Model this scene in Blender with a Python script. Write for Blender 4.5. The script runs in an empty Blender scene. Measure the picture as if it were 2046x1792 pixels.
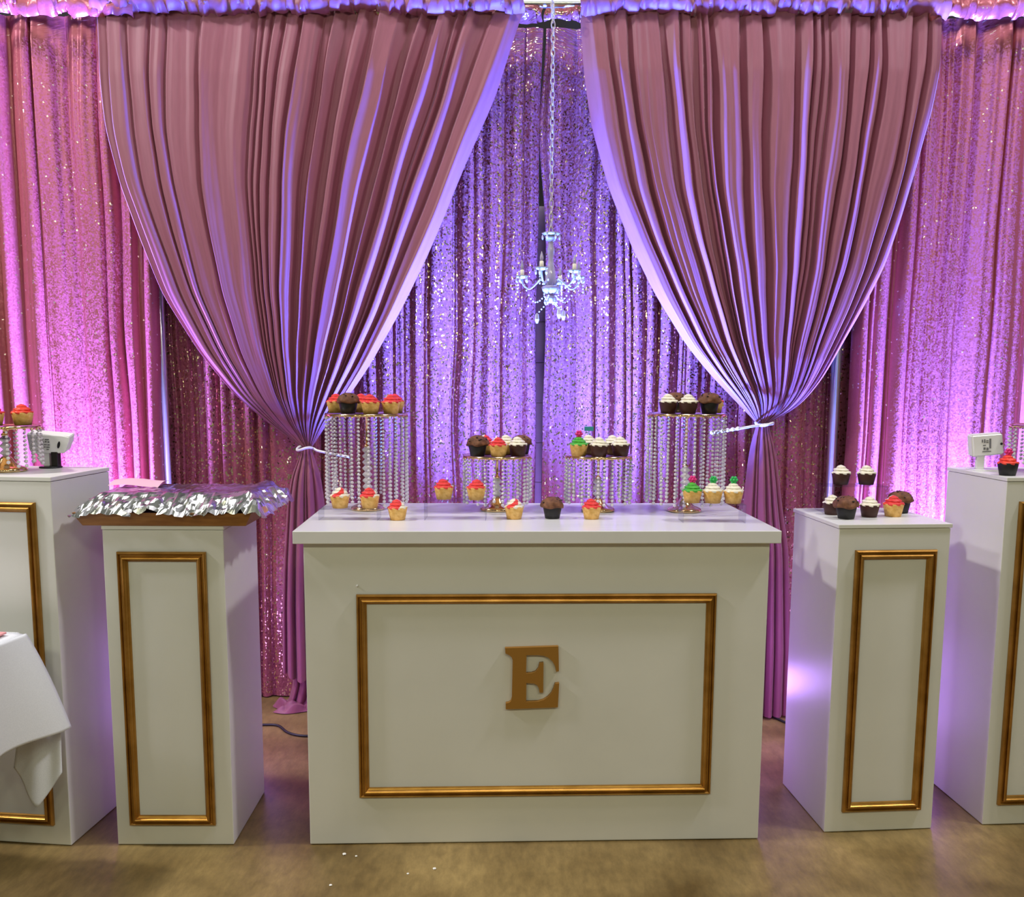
import bpy, bmesh, math, random
import numpy as np
from mathutils import Vector, Matrix
random.seed(7)
RNG = np.random.default_rng(7)
SC = bpy.context.scene
COL = SC.collection
PI = math.pi

# ------------------------------------------------------------------ camera
F_PX, PITCH, ROLL, YAW, CAM_H = 1799.41, .122857, -.00515894, -.0044964, 1.5
cy, sy, cp, sp, cr, sr = (math.cos(YAW), math.sin(YAW), math.cos(PITCH), math.sin(PITCH), math.cos(ROLL), math.sin(ROLL))
fw = Vector((sy*cp, cy*cp, -sp)); u0 = Vector((sy*sp, cy*sp, cp)); x0 = Vector((cy, -sy, 0))
rt = x0*cr - u0*sr; up = x0*sr + u0*cr
cam_d = bpy.data.cameras.new('camera'); cam = bpy.data.objects.new('camera', cam_d); COL.objects.link(cam)
cam_d.sensor_fit = 'HORIZONTAL'; cam_d.sensor_width = 36; cam_d.lens = F_PX*36/2046
cam_d.shift_y = 88/2046; cam_d.clip_start = .05; cam_d.clip_end = 60
M = Matrix.Identity(4)
for i in range(3):
    M[i][0], M[i][1], M[i][2] = rt[i], up[i], -fw[i]
M.translation = Vector((0, 0, CAM_H)); cam.matrix_world = M
SC.camera = cam

# ------------------------------------------------------------------ world, lights, exposure
w = bpy.data.worlds.new('hall_ambience'); SC.world = w; w.use_nodes = True
w.node_tree.nodes['Background'].inputs[0].default_value = (.80, .84, .70, 1)
w.node_tree.nodes['Background'].inputs[1].default_value = .13
SC.view_settings.view_transform = 'Standard'; SC.view_settings.look = 'None'
SC.view_settings.exposure = 0.0; SC.view_settings.gamma = 1.0
SC.view_settings.use_curve_mapping = False
SC.cycles.max_bounces = 6; SC.cycles.diffuse_bounces = 3; SC.cycles.glossy_bounces = 3
SC.cycles.transmission_bounces = 5; SC.cycles.transparent_max_bounces = 10
SC.cycles.caustics_reflective = False; SC.cycles.caustics_refractive = False
SC.cycles.sample_clamp_indirect = 3.0

def lamp(name, loc, aim, power, color, sx, sy_):
    d = bpy.data.lights.new(name, 'AREA'); d.shape = 'RECTANGLE'; d.size = sx; d.size_y = sy_
    d.energy = power; d.color = color
    o = bpy.data.objects.new(name, d); COL.objects.link(o); o.location = loc
    o.rotation_euler = (Vector(aim)-Vector(loc)).to_track_quat('-Z', 'Y').to_euler()
    return o
def spot(name, loc, aim, power, color, size=110, blend=.8, r=.05):
    d = bpy.data.lights.new(name, 'SPOT'); d.spot_size = math.radians(size); d.spot_blend = blend
    d.energy = power; d.color = color; d.shadow_soft_size = r
    o = bpy.data.objects.new(name, d); COL.objects.link(o); o.location = loc
    o.rotation_euler = (Vector(aim)-Vector(loc)).to_track_quat('-Z', 'Y').to_euler()
    return o
COOL = (1, .955, .99)
lamp('ceiling_lamp', (3.6, 2.2, 6.2), (0, 3, 1), 145, COOL, .6, .4)
lamp('ceiling_lamp', (-5.5, 1.3, 5.0), (0, 3, 1), 90, COOL, .6, .4)
lamp('ceiling_lamp', (-4.3, 2.4, 6.0), (-.6, 2.8, .5), 190, (1, .965, .90), .35, .3)
lamp('ceiling_lamp', (0.3, 2.0, 6.6), (0, 2.6, 1), 62, (1, .955, 1), 1.2, .5)
for x_ in (-3.4, -1.7, 0, 1.7, 3.4):
    lamp('ceiling_lamp', (x_, -3.6, 4.9), (0, 3.4, 1.6), 29, (.98, .97, .66), .5, .3)
BLUE, VIOLET, PINK = (.08, .19, 1), (.15, .21, 1), (.27, .25, 1)
# LED uplights standing on the floor behind the plinths and the counter, plus an added narrow blue pair
spot('uplight', (-1.86, 3.90, .12), (-1.90, 4.03, 1.7), 4700, PINK, 64, 1.)
spot('uplight', (1.84, 3.90, .12), (1.86, 4.03, 1.7), 5000, VIOLET, 64, 1.)
spot('uplight', (.30, 3.68, .12), (-.86, 3.90, 2.75), 4000, BLUE, 50, 1.)
spot('uplight', (-.05, 3.68, .12), (1.10, 3.90, 2.75), 4000, BLUE, 50, 1.)
spot('uplight', (.42, 3.66, .12), (-.42, 3.95, 3.0), 2000, BLUE, 40, 1.)  # extra narrow pair, added to bring blue up to the swag tops
spot('uplight', (-.18, 3.66, .12), (.86, 3.95, 3.0), 2000, BLUE, 40, 1.)  # other half of the added pair, for the right swag
spot('uplight', (.11, 3.50, .12), (.11, 4.1, 1.6), 62, (.36, .18, 1), 130, 1.)
for x_, y_, p_, r_ in ((-1.22, 3.50, 6.5, .25), (1.50, 3.52, 5, .25), (.86, 3.52, 4.5, .06)):       # their sideways spill
    d_ = bpy.data.lights.new('uplight_spill', 'POINT'); d_.energy = p_; d_.color = (.50, .27, 1); d_.shadow_soft_size = r_
    o_ = bpy.data.objects.new('uplight_spill', d_); COL.objects.link(o_); o_.location = (x_, y_, .3)

# ------------------------------------------------------------------ materials
def mat(name, col, rough=.5, metal=0., **kw):
    m = bpy.data.materials.new(name); m.use_nodes = True
    b = m.node_tree.nodes['Principled BSDF']
    b.inputs['Base Color'].default_value = (*col, 1); b.inputs['Roughness'].default_value = rough
    b.inputs['Metallic'].default_value = metal
    for k, v in kw.items():
        b.inputs[k.replace('_', ' ')].default_value = v
    return m
def N(m, t, **kw):
    n = m.node_tree.nodes.new(t)
    for k, v in kw.items(): setattr(n, k, v)
    return n
def L(m, a, b): m.node_tree.links.new(a, b)
def bsdf(m): return m.node_tree.nodes['Principled BSDF']
def noise_color(m, scale, c1, c2, lo=.35, hi=.65, detail=5, coord='Object', stretch=None, bump=0., bump_dist=.002):
    tc = N(m, 'ShaderNodeTexCoord'); src = tc.outputs[coord]
    if stretch:
        mp = N(m, 'ShaderNodeMapping'); mp.inputs['Scale'].default_value = stretch
        L(m, src, mp.inputs[0]); src = mp.outputs[0]
    nz = N(m, 'ShaderNodeTexNoise'); nz.inputs['Scale'].default_value = scale; nz.inputs['Detail'].default_value = detail
    L(m, src, nz.inputs['Vector'])
    cr_ = N(m, 'ShaderNodeValToRGB'); e = cr_.color_ramp.elements
    e[0].position, e[1].position = lo, hi; e[0].color = (*c1, 1); e[1].color = (*c2, 1)
    L(m, nz.outputs['Fac'], cr_.inputs[0]); L(m, cr_.outputs[0], bsdf(m).inputs['Base Color'])
    if bump:
        bp = N(m, 'ShaderNodeBump'); bp.inputs['Strength'].default_value = bump; bp.inputs['Distance'].default_value = bump_dist
        L(m, nz.outputs['Fac'], bp.inputs['Height']); L(m, bp.outputs[0], bsdf(m).inputs['Normal'])
    return nz, cr_
def sequin_mat(name, c1, c2, rough, metal, cells, spread, sparse=0., pale=None, pale_share=.24):
    """fabric sewn with small round sequins, each tilted its own way (UV in metres)"""
    m = mat(name, c1, rough, metal)
    uv = N(m, 'ShaderNodeTexCoord')
    vo = N(m, 'ShaderNodeTexVoronoi'); vo.inputs['Scale'].default_value = cells
    L(m, uv.outputs['UV'], vo.inputs['Vector'])
    sub = N(m, 'ShaderNodeVectorMath', operation='SUBTRACT'); sub.inputs[1].default_value = (.5, .5, .5)
    L(m, vo.outputs['Color'], sub.inputs[0])
    mul = N(m, 'ShaderNodeVectorMath', operation='MULTIPLY'); mul.inputs[1].default_value = spread if isinstance(spread, tuple) else (spread,)*3
    L(m, sub.outputs[0], mul.inputs[0])
    geo = N(m, 'ShaderNodeNewGeometry')
    add = N(m, 'ShaderNodeVectorMath', operation='ADD'); L(m, geo.outputs['Normal'], add.inputs[0]); L(m, mul.outputs[0], add.inputs[1])
    nrm = N(m, 'ShaderNodeVectorMath', operation='NORMALIZE'); L(m, add.outputs[0], nrm.inputs[0])
    sepc = N(m, 'ShaderNodeSeparateColor'); L(m, vo.outputs['Color'], sepc.inputs[0])
    mix = N(m, 'ShaderNodeMix', data_type='RGBA'); mix.inputs[6].default_value = (*c1, 1); mix.inputs[7].default_value = (*c2, 1)
    L(m, sepc.outputs[0], mix.inputs[0]); L(m, mix.outputs[2], bsdf(m).inputs['Base Color'])
    if pale:                                    # part of the sequins are a paler champagne gold
        g2 = N(m, 'ShaderNodeMath', operation='GREATER_THAN'); g2.inputs[1].default_value = 1-pale_share; L(m, sepc.outputs[2], g2.inputs[0])
        mx2 = N(m, 'ShaderNodeMix', data_type='RGBA'); mx2.inputs[7].default_value = (*pale, 1)
        ma = N(m, 'ShaderNodeMath', operation='MULTIPLY_ADD'); ma.inputs[1].default_value = .97-metal; ma.inputs[2].default_value = metal
        L(m, g2.outputs[0], ma.inputs[0]); L(m, ma.outputs[0], bsdf(m).inputs['Metallic'])      # bare mirror sequins
        L(m, g2.outputs[0], mx2.inputs[0]); L(m, mix.outputs[2], mx2.inputs[6]); L(m, mx2.outputs[2], bsdf(m).inputs['Base Color'])
    if sparse:                                  # only some cells carry a loose, tilted sequin; the rest lie flat
        gt = N(m, 'ShaderNodeMath', operation='GREATER_THAN'); gt.inputs[1].default_value = 1-sparse
        L(m, sepc.outputs[1], gt.inputs[0])
        sc2 = N(m, 'ShaderNodeVectorMath', operation='SCALE'); L(m, mul.outputs[0], sc2.inputs[0])
        mad = N(m, 'ShaderNodeMath', operation='MULTIPLY_ADD'); mad.inputs[1].default_value = .6; mad.inputs[2].default_value = .4
        L(m, gt.outputs[0], mad.inputs[0]); L(m, mad.outputs[0], sc2.inputs['Scale'])
        L(m, sc2.outputs[0], add.inputs[1])
    L(m, nrm.outputs[0], bsdf(m).inputs['Normal'])
    return m

WHITE = mat('white_paint', (.78, .78, .755), .38)
noise_color(WHITE, 3, (.76, .76, .735), (.80, .80, .775), bump=.05)
MARBLE = mat('white_marble_laminate', (.82, .82, .82), .22)
noise_color(MARBLE, 2.2, (.80, .80, .82), (.66, .66, .70), lo=.56, hi=.8, detail=9, stretch=(1, 3, 1))
GOLD_PAINT = mat('bronze_gold_paint', (.50, .26, .06), .34, .85)
noise_color(GOLD_PAINT, 14, (.36, .175, .03), (.52, .27, .06))
LETTER = mat('flat_gold_paint', (.36, .17, .025), .55, .25)
GOLD = mat('polished_gold', (.83, .58, .30), .14, 1.)
CRYSTAL = mat('clear_crystal_bead', (.96, .92, .97), .08, 0., Transmission_Weight=.30, IOR=1.55)
ACRYLIC = bpy.data.materials.new('clear_acrylic'); ACRYLIC.use_nodes = True
nt = ACRYLIC.node_tree; nt.nodes.clear()
_o = nt.nodes.new('ShaderNodeOutputMaterial'); _m = nt.nodes.new('ShaderNodeMixShader'); _t = nt.nodes.new('ShaderNodeBsdfTransparent')
_g = nt.nodes.new('ShaderNodeBsdfGlossy'); _f = nt.nodes.new('ShaderNodeValue')
_t.inputs[0].default_value = (.90, .90, .93, 1); _g.inputs['Roughness'].default_value = .03; _f.outputs[0].default_value = .11
nt.links.new(_f.outputs[0], _m.inputs[0]); nt.links.new(_t.outputs[0], _m.inputs[1]); nt.links.new(_g.outputs[0], _m.inputs[2]); nt.links.new(_m.outputs[0], _o.inputs[0])
MAUVE = mat('mauve_drape_fabric', (.32, .095, .145), .55, 0., Sheen_Weight=.25, Sheen_Roughness=.4)
noise_color(MAUVE, 60, (.28, .083, .133), (.31, .093, .148), coord='UV', stretch=(1, .15, 1), bump=.12, bump_dist=.003)
PINKSATIN = sequin_mat('pink_sparkle_satin', (.47, .12, .165), (.50, .135, .18), .36, .25, 170, (.05, .05, .16), pale=(.95, .80, .78), pale_share=.008)
SEQUIN = sequin_mat('rose_gold_sequin_fabric', (.29, .075, .10), (.40, .125, .145), .15, .12, 150, .75, sparse=.15, pale=(.95, .74, .42), pale_share=.12)
FLOOR = mat('brown_stained_concrete_painted_sheen', (.2, .14, .08), .42)
noise_color(FLOOR, 2.6, (.10, .060, .016), (.34, .24, .095), lo=.3, hi=.75, detail=15, bump=.12)
tcf = N(FLOOR, 'ShaderNodeTexCoord'); mpf = N(FLOOR, 'ShaderNodeMapping'); mpf.inputs['Scale'].default_value = (16, 6, 1)  # streaks running into depth: lamp reflections painted into the floor colour
nzf = N(FLOOR, 'ShaderNodeTexNoise'); nzf.inputs['Scale'].default_value = 2.2; nzf.inputs['Detail'].default_value = 8; nzf.inputs['Roughness'].default_value = .7
L(FLOOR, tcf.outputs['Object'], mpf.inputs[0]); L(FLOOR, mpf.outputs[0], nzf.inputs['Vector'])
rpf = N(FLOOR, 'ShaderNodeValToRGB'); rpf.color_ramp.elements[0].position = .36; rpf.color_ramp.elements[1].position = .68
rpf.color_ramp.elements[0].color = (.62, .60, .56, 1); rpf.color_ramp.elements[1].color = (1.5, 1.48, 1.42, 1); L(FLOOR, nzf.outputs['Fac'], rpf.inputs[0])
mxf = N(FLOOR, 'ShaderNodeMix', data_type='RGBA', blend_type='MULTIPLY'); mxf.inputs[0].default_value = .5
L(FLOOR, bsdf(FLOOR).inputs['Base Color'].links[0].from_socket, mxf.inputs[6]); L(FLOOR, rpf.outputs[0], mxf.inputs[7]); L(FLOOR, mxf.outputs[2], bsdf(FLOOR).inputs['Base Color'])
BLOCKM = mat('painted_block', (.75, .66, .72), .8)
noise_color(BLOCKM, 30, (.73, .64, .70), (.78, .69, .75), bump=.2)
DARK = mat('dark_wall_paint', (.012, .01, .014), .9)
STEEL = mat('brushed_aluminium_pipe', (.72, .74, .78), .3, .9)
LINER_TAN = mat('golden_cake_paper', (.62, .33, .10), .6)
noise_color(LINER_TAN, 90, (.66, .36, .08), (.84, .52, .17), bump=.2)
LINER_CHOC = mat('dark_brown_cake_paper', (.055, .014, .010), .5)
LINER_BLACK = mat('black_cake_paper', (.008, .007, .008), .5)
MUFFIN = mat('chocolate_crumb', (.17, .062, .025), .7)
noise_color(MUFFIN, 60, (.10, .033, .013), (.22, .085, .035), bump=.5, bump_dist=.004)
CHIP = mat('dark_chocolate_chip', (.02, .007, .004), .4)
def frost(name, c): return mat(name, c, .42, 0., Subsurface_Weight=.12, Subsurface_Radius=(.01, .006, .004))
CREAM = frost('cream_frosting', (.86, .80, .66)); REDF = frost('red_frosting', (.78, .045, .040)); GREENF = frost('green_frosting', (.07, .42, .035))
CORAL = frost('coral_red_frosting', (.86, .06, .03))
GREENP = mat('green_plastic', (.03, .50, .12), .4); PINKP = mat('hot_pink_plastic', (.80, .03, .25), .4); TEALP = mat('teal_plastic', (.05, .33, .36), .4)
FOIL = mat('crumpled_foil', (.80, .81, .82), .2, 1.)
WOOD = mat('brown_tray_board', (.33, .14, .035), .5)
noise_color(WOOD, 12, (.26, .105, .025), (.38, .17, .045), stretch=(1, 8, 8))
CLOTH = mat('white_tablecloth', (.80, .80, .84), .8)
noise_color(CLOTH, 300, (.80, .82, .90), (.85, .87, .95), bump=.15)
NAPKIN = mat('pink_paper', (.85, .35, .38), .7)
PINKPAPER = mat('pale_pink_tissue', (.82, .48, .62), .6)
PLASTICW = mat('white_plastic', (.82, .82, .82), .3)
PLASTICB = mat('black_plastic', (.006, .006, .007), .35)
INK = mat('grey_print', (.16, .16, .17), .6)
CORDW = mat('white_cord', (.85, .84, .88), .4)
CABLE = mat('black_cable_rubber', (.012, .012, .014), .5)
CANDLE = mat('ivory_candle_sleeve', (.80, .76, .62), .5)
ICE = mat('clear_chandelier_acrylic', (.74, .72, .78), .08, 0., Transmission_Weight=.5, IOR=1.45)
CHALK = mat('white_scrap', (.8, .78, .74), .7)

# ------------------------------------------------------------------ mesh helpers
def obj(name, me, m=None, parent=None, loc=(0, 0, 0), rot=(0, 0, 0), smooth=None):
    o = bpy.data.objects.new(name, me); COL.objects.link(o)
    if m is not None:
        for mm in (m if isinstance(m, (list, tuple)) else [m]):
            me.materials.append(mm)
    o.location = loc; o.rotation_euler = rot
    if parent: o.parent = parent
    if smooth is not None:
        me.polygons.foreach_set('use_smooth', [smooth]*len(me.polygons))
    return o
def empty(name, loc, rz=0.):
    o = bpy.data.objects.new(name, None); COL.objects.link(o); o.location = loc; o.rotation_euler = (0, 0, rz); o.empty_display_size = .05
    return o
def tag(o, label, cat, group=None):
    o['label'] = label; o['category'] = cat
    if group: o['group'] = group
    return o
def grid(name, X, Y, Z, U=None, V=None, flip=False):
    """a surface from 2-D arrays (rows x columns), with UV in metres"""
    r, c = X.shape
    me = bpy.data.meshes.new(name)
    co = np.stack([X, Y, Z], -1).reshape(-1, 3).astype(np.float32)
    i = np.arange(r*c).reshape(r, c)
    q = np.stack([i[:-1, :-1], i[:-1, 1:], i[1:, 1:], i[1:, :-1]], -1).reshape(-1, 4)
    if flip: q = q[:, ::-1]
    me.vertices.add(r*c); me.vertices.foreach_set('co', co.ravel())
    me.loops.add(q.size); me.loops.foreach_set('vertex_index', q.ravel().astype(np.int32))
    me.polygons.add(len(q)); me.polygons.foreach_set('loop_start', np.arange(0, q.size, 4, dtype=np.int32))
    me.update(calc_edges=True)
    if U is not None:
        uvl = me.uv_layers.new(name='UVMap')
        uv = np.stack([U, V], -1).reshape(-1, 2)[q.ravel()]
        uvl.data.foreach_set('uv', uv.ravel().astype(np.float32))
    me.polygons.foreach_set('use_smooth', [True]*len(q))
    me.validate()
    return me
def from_bm(name, bm, smooth=False):
    me = bpy.data.meshes.new(name); bmesh.ops.recalc_face_normals(bm, faces=bm.faces[:])
    bm.to_mesh(me); bm.free()
    if smooth: me.polygons.foreach_set('use_smooth', [True]*len(me.polygons))
    return me
def bm_box(bm, x0, x1, y0, y1, z0, z1, bevel=0.):
    vs = [bm.verts.new(p) for p in ((x0, y0, z0), (x1, y0, z0), (x1, y1, z0), (x0, y1, z0), (x0, y0, z1), (x1, y0, z1), (x1, y1, z1), (x0, y1, z1))]
    fs = [bm.faces.new([vs[k] for k in f]) for f in ((0, 3, 2, 1), (4, 5, 6, 7), (0, 1, 5, 4), (1, 2, 6, 5), (2, 3, 7, 6), (3, 0, 4, 7))]
    if bevel:
        es = list({e for f in fs for e in f.edges})
        bmesh.ops.bevel(bm, geom=es, offset=bevel, segments=2, affect='EDGES', profile=.5)
def box(name, x0, x1, y0, y1, z0, z1, bevel=0.):
    bm = bmesh.new(); bm_box(bm, x0, x1, y0, y1, z0, z1, bevel); return from_bm(name, bm)
def bm_lathe(bm, prof, n=32, c=(0, 0, 0), rf=None, caps=True):
    """profile [(radius, z)] turned about z; rf(theta, k) scales the radius"""
    rings = []
    for k, (r, z) in enumerate(prof):
        rings.append([bm.verts.new((c[0]+r*(rf(2*PI*i/n, k) if rf else 1)*math.cos(2*PI*i/n), c[1]+r*(rf(2*PI*i/n, k) if rf else 1)*math.sin(2*PI*i/n), c[2]+z)) for i in range(n)])
    fs = []
    for a, b in zip(rings[:-1], rings[1:]):
        for i in range(n):
            fs.append(bm.faces.new((a[i], a[(i+1) % n], b[(i+1) % n], b[i])))
    if caps:
        bm.faces.new(rings[0][::-1]); bm.faces.new(rings[-1])
    return fs
def lathe(name, prof, n=32, smooth=True, rf=None):
    bm = bmesh.new(); bm_lathe(bm, prof, n, rf=rf); return from_bm(name, bm, smooth)
def bm_tube(bm, pts, r, n=10):
    pts = [Vector(p) for p in pts]; rings = []; prev = None
    for i, p in enumerate(pts):
        t = (pts[min(i+1, len(pts)-1)]-pts[max(i-1, 0)]).normalized()
        a = prev if prev is not None else (Vector((0, 0, 1)) if abs(t.z) < .9 else Vector((1, 0, 0)))
        s = t.cross(a).normalized(); b = s.cross(t).normalized(); prev = b
        rr = r[i] if isinstance(r, (list, tuple)) else r
        rings.append([bm.verts.new(p+s*rr*math.cos(2*PI*k/n)+b*rr*math.sin(2*PI*k/n)) for k in range(n)])
    for a, b in zip(rings[:-1], rings[1:]):
        for k in range(n): bm.faces.new((a[k], a[(k+1) % n], b[(k+1) % n], b[k]))
    bm.faces.new(rings[0][::-1]); bm.faces.new(rings[-1])
def tube(name, pts, r, n=10):
    bm = bmesh.new(); bm_tube(bm, pts, r, n); return from_bm(name, bm, True)
def spline(pts, k=8):
    P = [Vector(p) for p in pts]; P = [2*P[0]-P[1]]+P+[2*P[-1]-P[-2]]; out = []
    for i in range(1, len(P)-2):
        for j in range(k):
            t = j/k
            out.append(.5*((2*P[i])+(P[i+1]-P[i-1])*t+(2*P[i-1]-5*P[i]+4*P[i+1]-P[i+2])*t*t+(3*P[i]-P[i-1]-3*P[i+1]+P[i+2])*t**3))
    return out+[P[-2]]
def bm_bead(bm, c, r, sub=1, sz=1.):
    bmesh.ops.create_icosphere(bm, subdivisions=sub, radius=r, matrix=Matrix.Translation(c) @ Matrix.Diagonal((1, 1, sz, 1)))
def copy_tree(root):
    r = root.copy(); COL.objects.link(r)
    for ch in root.children:
        c = ch.copy(); COL.objects.link(c); c.parent = r
        for g in ch.children:
            d = g.copy(); COL.objects.link(d); d.parent = c
    return r

# ------------------------------------------------------------------ setting
o = obj('floor', box('floor', -7, 7, -4, 6, -.1, 0), FLOOR); o['kind'] = 'structure'
wall = obj('wall_back', box('wall_back', -7, 7, 4.63, 4.8, 0, 6), DARK); wall['kind'] = 'structure'
mort = obj('mortar', box('mortar', -1.2, 1.2, 4.545, 4.63, 0, 2.345), BLOCKM, wall)
blk = box('concrete_block', -.1975, .1975, -.05, .05, -.0975, .0975, .003)
first = True
for k in range(12):
    if k == 11: blk = box('concrete_block', -.1975, .1975, -.05, .05, -.0975, .055, .003); first = True
    for j in range(4):
        me = blk if first else blk
        b = obj('concrete_block', blk, BLOCKM if first else None, wall, (-.55+j*.4+(.2 if k % 2 else 0), 4.59, .095+k*.2))
        first = False
# floor scraps

# ------------------------------------------------------------------ drapes
def smooth_noise(n, step, amp, rng=RNG):
    k = max(4, int(n/step)+3); v = rng.normal(0, 1, k)
    x = np.linspace(0, k-1.001, n); i = x.astype(int); t = x-i; t = t*t*(3-2*t)
    return amp*(v[i]*(1-t)+v[np.minimum(i+1, k-1)]*t)
def pleat(u, creases, width, cap=.05, power=.6, rng=RNG, tilt=.5):
    """height (metres, towards the viewer) of rounded pleats between creases on u in 0..1 over a cloth 'width' wide"""
    e = np.concatenate([[0], np.sort(creases), [1]])
    h = np.zeros_like(u)
    for a, b in zip(e[:-1], e[1:]):
        s = (u >= a) & (u <= b)
        if b-a < 1e-5 or not s.any(): continue
        t = (u[s]-a)/(b-a); wd = (b-a)*width
        wide = np.clip((wd-.04)/.10, 0, 1)
        sk = rng.uniform(.6, 1.6)
        p = np.sin(PI*t**sk)**(power*(1-.6*wide))
        hh = min(cap*(1-.45*wide), .75*wd+.006)*rng.uniform(.7, 1.15)
        tl = rng.choice([-1, 1])*rng.uniform(.15, 1.)*tilt
        h[s] = hh*p + np.clip(tl*wd*(t-.5), -.05, .05)*np.clip(np.minimum(t, 1-t)*12, 0, 1)
        if wd > .09:                       # a wide flat pleat carries soft ripples of its own
            nr = rng.uniform(1.5, 3.2); h[s] += .0045*np.sin(2*PI*nr*t+rng.uniform(0, 6))*np.sin(PI*t)
    return h
def arclen(X, Y):
    d = np.hypot(np.diff(X, axis=1), np.diff(Y, axis=1)); return np.concatenate([np.zeros((X.shape[0], 1)), np.cumsum(d, 1)], 1)

def panel(name, xa, xb, zb, zt, y, amp, mean_w, material, parent, nu=700, nv=60, spread=1., power=.6, strong=(), seed=1):
    """a gathered curtain hanging straight from zt to zb"""
    rng = np.random.default_rng(seed)
    u = np.linspace(0, 1, nu); W = abs(xb-xa)
    cs = []; x = 0
    while x < 1:
        x += mean_w/W*rng.uniform(.45, 1.65); cs.append(x)
    cs = np.array([c for c in cs if c < .995])
    h1 = pleat(u, cs, W, cap=amp, power=power, rng=rng)
    cs2 = np.clip(np.sort(cs+rng.normal(0, .18*mean_w/W, len(cs))), .003, .997)
    h2 = pleat(u, cs2, W, cap=amp*1.1, power=power, rng=rng)
    fine = smooth_noise(nu, nu/(W/.02), .0025, rng)
    v = np.linspace(0, 1, nv)[:, None]                         # 0 at the top
    z = zt+(zb-zt)*v
    h = h1[None]*(1-v)+h2[None]*v + fine[None]
    wob = np.stack([smooth_noise(nv, nv/5, .006, rng) for _ in range(12)], 1)
    wob = np.stack([np.interp(u*11, np.arange(12), wob[k]) for k in range(nv)])
    X = xa+(xb-xa)*u[None]+wob + 0*v
    Yv = y - h - .004*np.sin(7*v+u[None]*5)
    Z = z+0*X
    # bottom hem waves a little, top gathers into the pocket
    g = np.clip(1-(zt-Z)/.10, 0, 1); Yv = Yv*(1-g*.5)+(y-.02)*g*.5
    me = grid(name, X, Yv, Z, arclen(X, Yv), Z, flip=True)
    return obj(name, me, material, parent)

def header(name, xa, xb, z0, z1, y, material, parent, seed=3, bulge=.045, wl=.035):
    """gathered rod pocket: a puffed ruffle along the pipe with a scalloped lower edge"""
    rng = np.random.default_rng(seed); nu = int(abs(xb-xa)/.006); nv = 14
    u = np.linspace(0, 1, nu); v = np.linspace(0, 1, nv)[:, None]
    r1 = smooth_noise(nu, nu/(abs(xb-xa)/wl), .011, rng); r2 = smooth_noise(nu, nu/(abs(xb-xa)/wl), .011, rng)
    big = np.abs(smooth_noise(nu, nu/(abs(xb-xa)/.16), .012, rng))
    X = xa+(xb-xa)*u[None]+.006*np.sin(v*4+r1[None]*300)
    prof = np.sin(PI*np.clip(v*.9+.1, 0, 1))**.7
    Yv = y-.012-(bulge*prof)-(r1[None]*(1-v)+r2[None]*v)-big[None]*v
    scal = smooth_noise(nu, nu/(abs(xb-xa)/.03), .006, rng)+smooth_noise(nu, nu/(abs(xb-xa)/.2), .007, rng)
    Z = z1+(z0-z1)*v+scal[None]*v
    me = grid(name, X, Yv, Z, arclen(X, Yv), Z, flip=True)
    return obj(name, me, material, parent)

def edge(pts, z):
    p = sorted(pts, key=lambda q: q[1]); zz = np.array([q[1] for q in p]); xx = np.array([q[0] for q in p])
    zi = np.linspace(zz[0], zz[-1], 400); xi = np.interp(zi, zz, xx)
    k = np.hanning(41); k /= k.sum(); pad = np.concatenate([2*xi[0]-xi[20:0:-1], xi, 2*xi[-1]-xi[-2:-22:-1]])
    return np.interp(z, zi, np.convolve(pad, k, 'valid'))

def swag(name, left, right, creases, ztop, ztie, parent, seed, nu=1300, nv=170, ybase=3.975, cap=.055):
    rng = np.random.default_rng(seed)
    u = np.linspace(0, 1, nu); s = np.linspace(0, 1, nv)
    z = ztie+(ztop-ztie)*(1-s)**1.15
    z = np.sort(z)[::-1]
    Lx, Rx = edge(left, z), edge(right, z)
    W0 = Rx[0]-Lx[0]
    ha = folds(u, creases, left[0][0] > 0); hb = folds(np.clip(u+.004*np.sin(u*23+seed), 0, 1), creases, left[0][0] > 0)
    ha = ha+smooth_noise(nu, nu/40, .0035, rng)
    fine = smooth_noise(nu, nu/90, .002, rng)
    W = (Rx-Lx)[:, None]; v = s[:, None]
    k = np.clip(W/W0, 0, 1)
    amp = .55+.45*np.clip(v*8, 0, 1)                       # shallow at the pocket
    amp = amp*np.clip(k*2.6, .12, 1)                       # squeezed at the tie
    h = (ha[None]*(1-v)+hb[None]*v+fine[None])*amp
    # the bundle rounds forward as it is drawn together
    rnd = np.sqrt(np.clip(1-(2*u[None]-1)**2, 0, 1))
    body = .05*rnd*np.clip(1-k, 0, 1)*np.clip(k*4, .35, 1)
    belly = .05*np.sin(PI*np.clip(v, 0, 1))
    # free hems curl back
    hem = .016*(np.exp(-(u/.018)**2)+np.exp(-((1-u)/.018)**2))[None]*np.clip(v*4, 0, 1)
    X = Lx[:, None]+W*u[None]+.004*np.sin(z[:, None]*9+u[None]*40)*k
    Yv = ybase-h-body-belly+hem*k
    Z = z[:, None]+0*X
    me = grid('curtain', X, Yv, Z, u[None]*W0*1.4+0*Z, Z, flip=True)
    return obj('curtain', me, MAUVE, parent)

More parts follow.
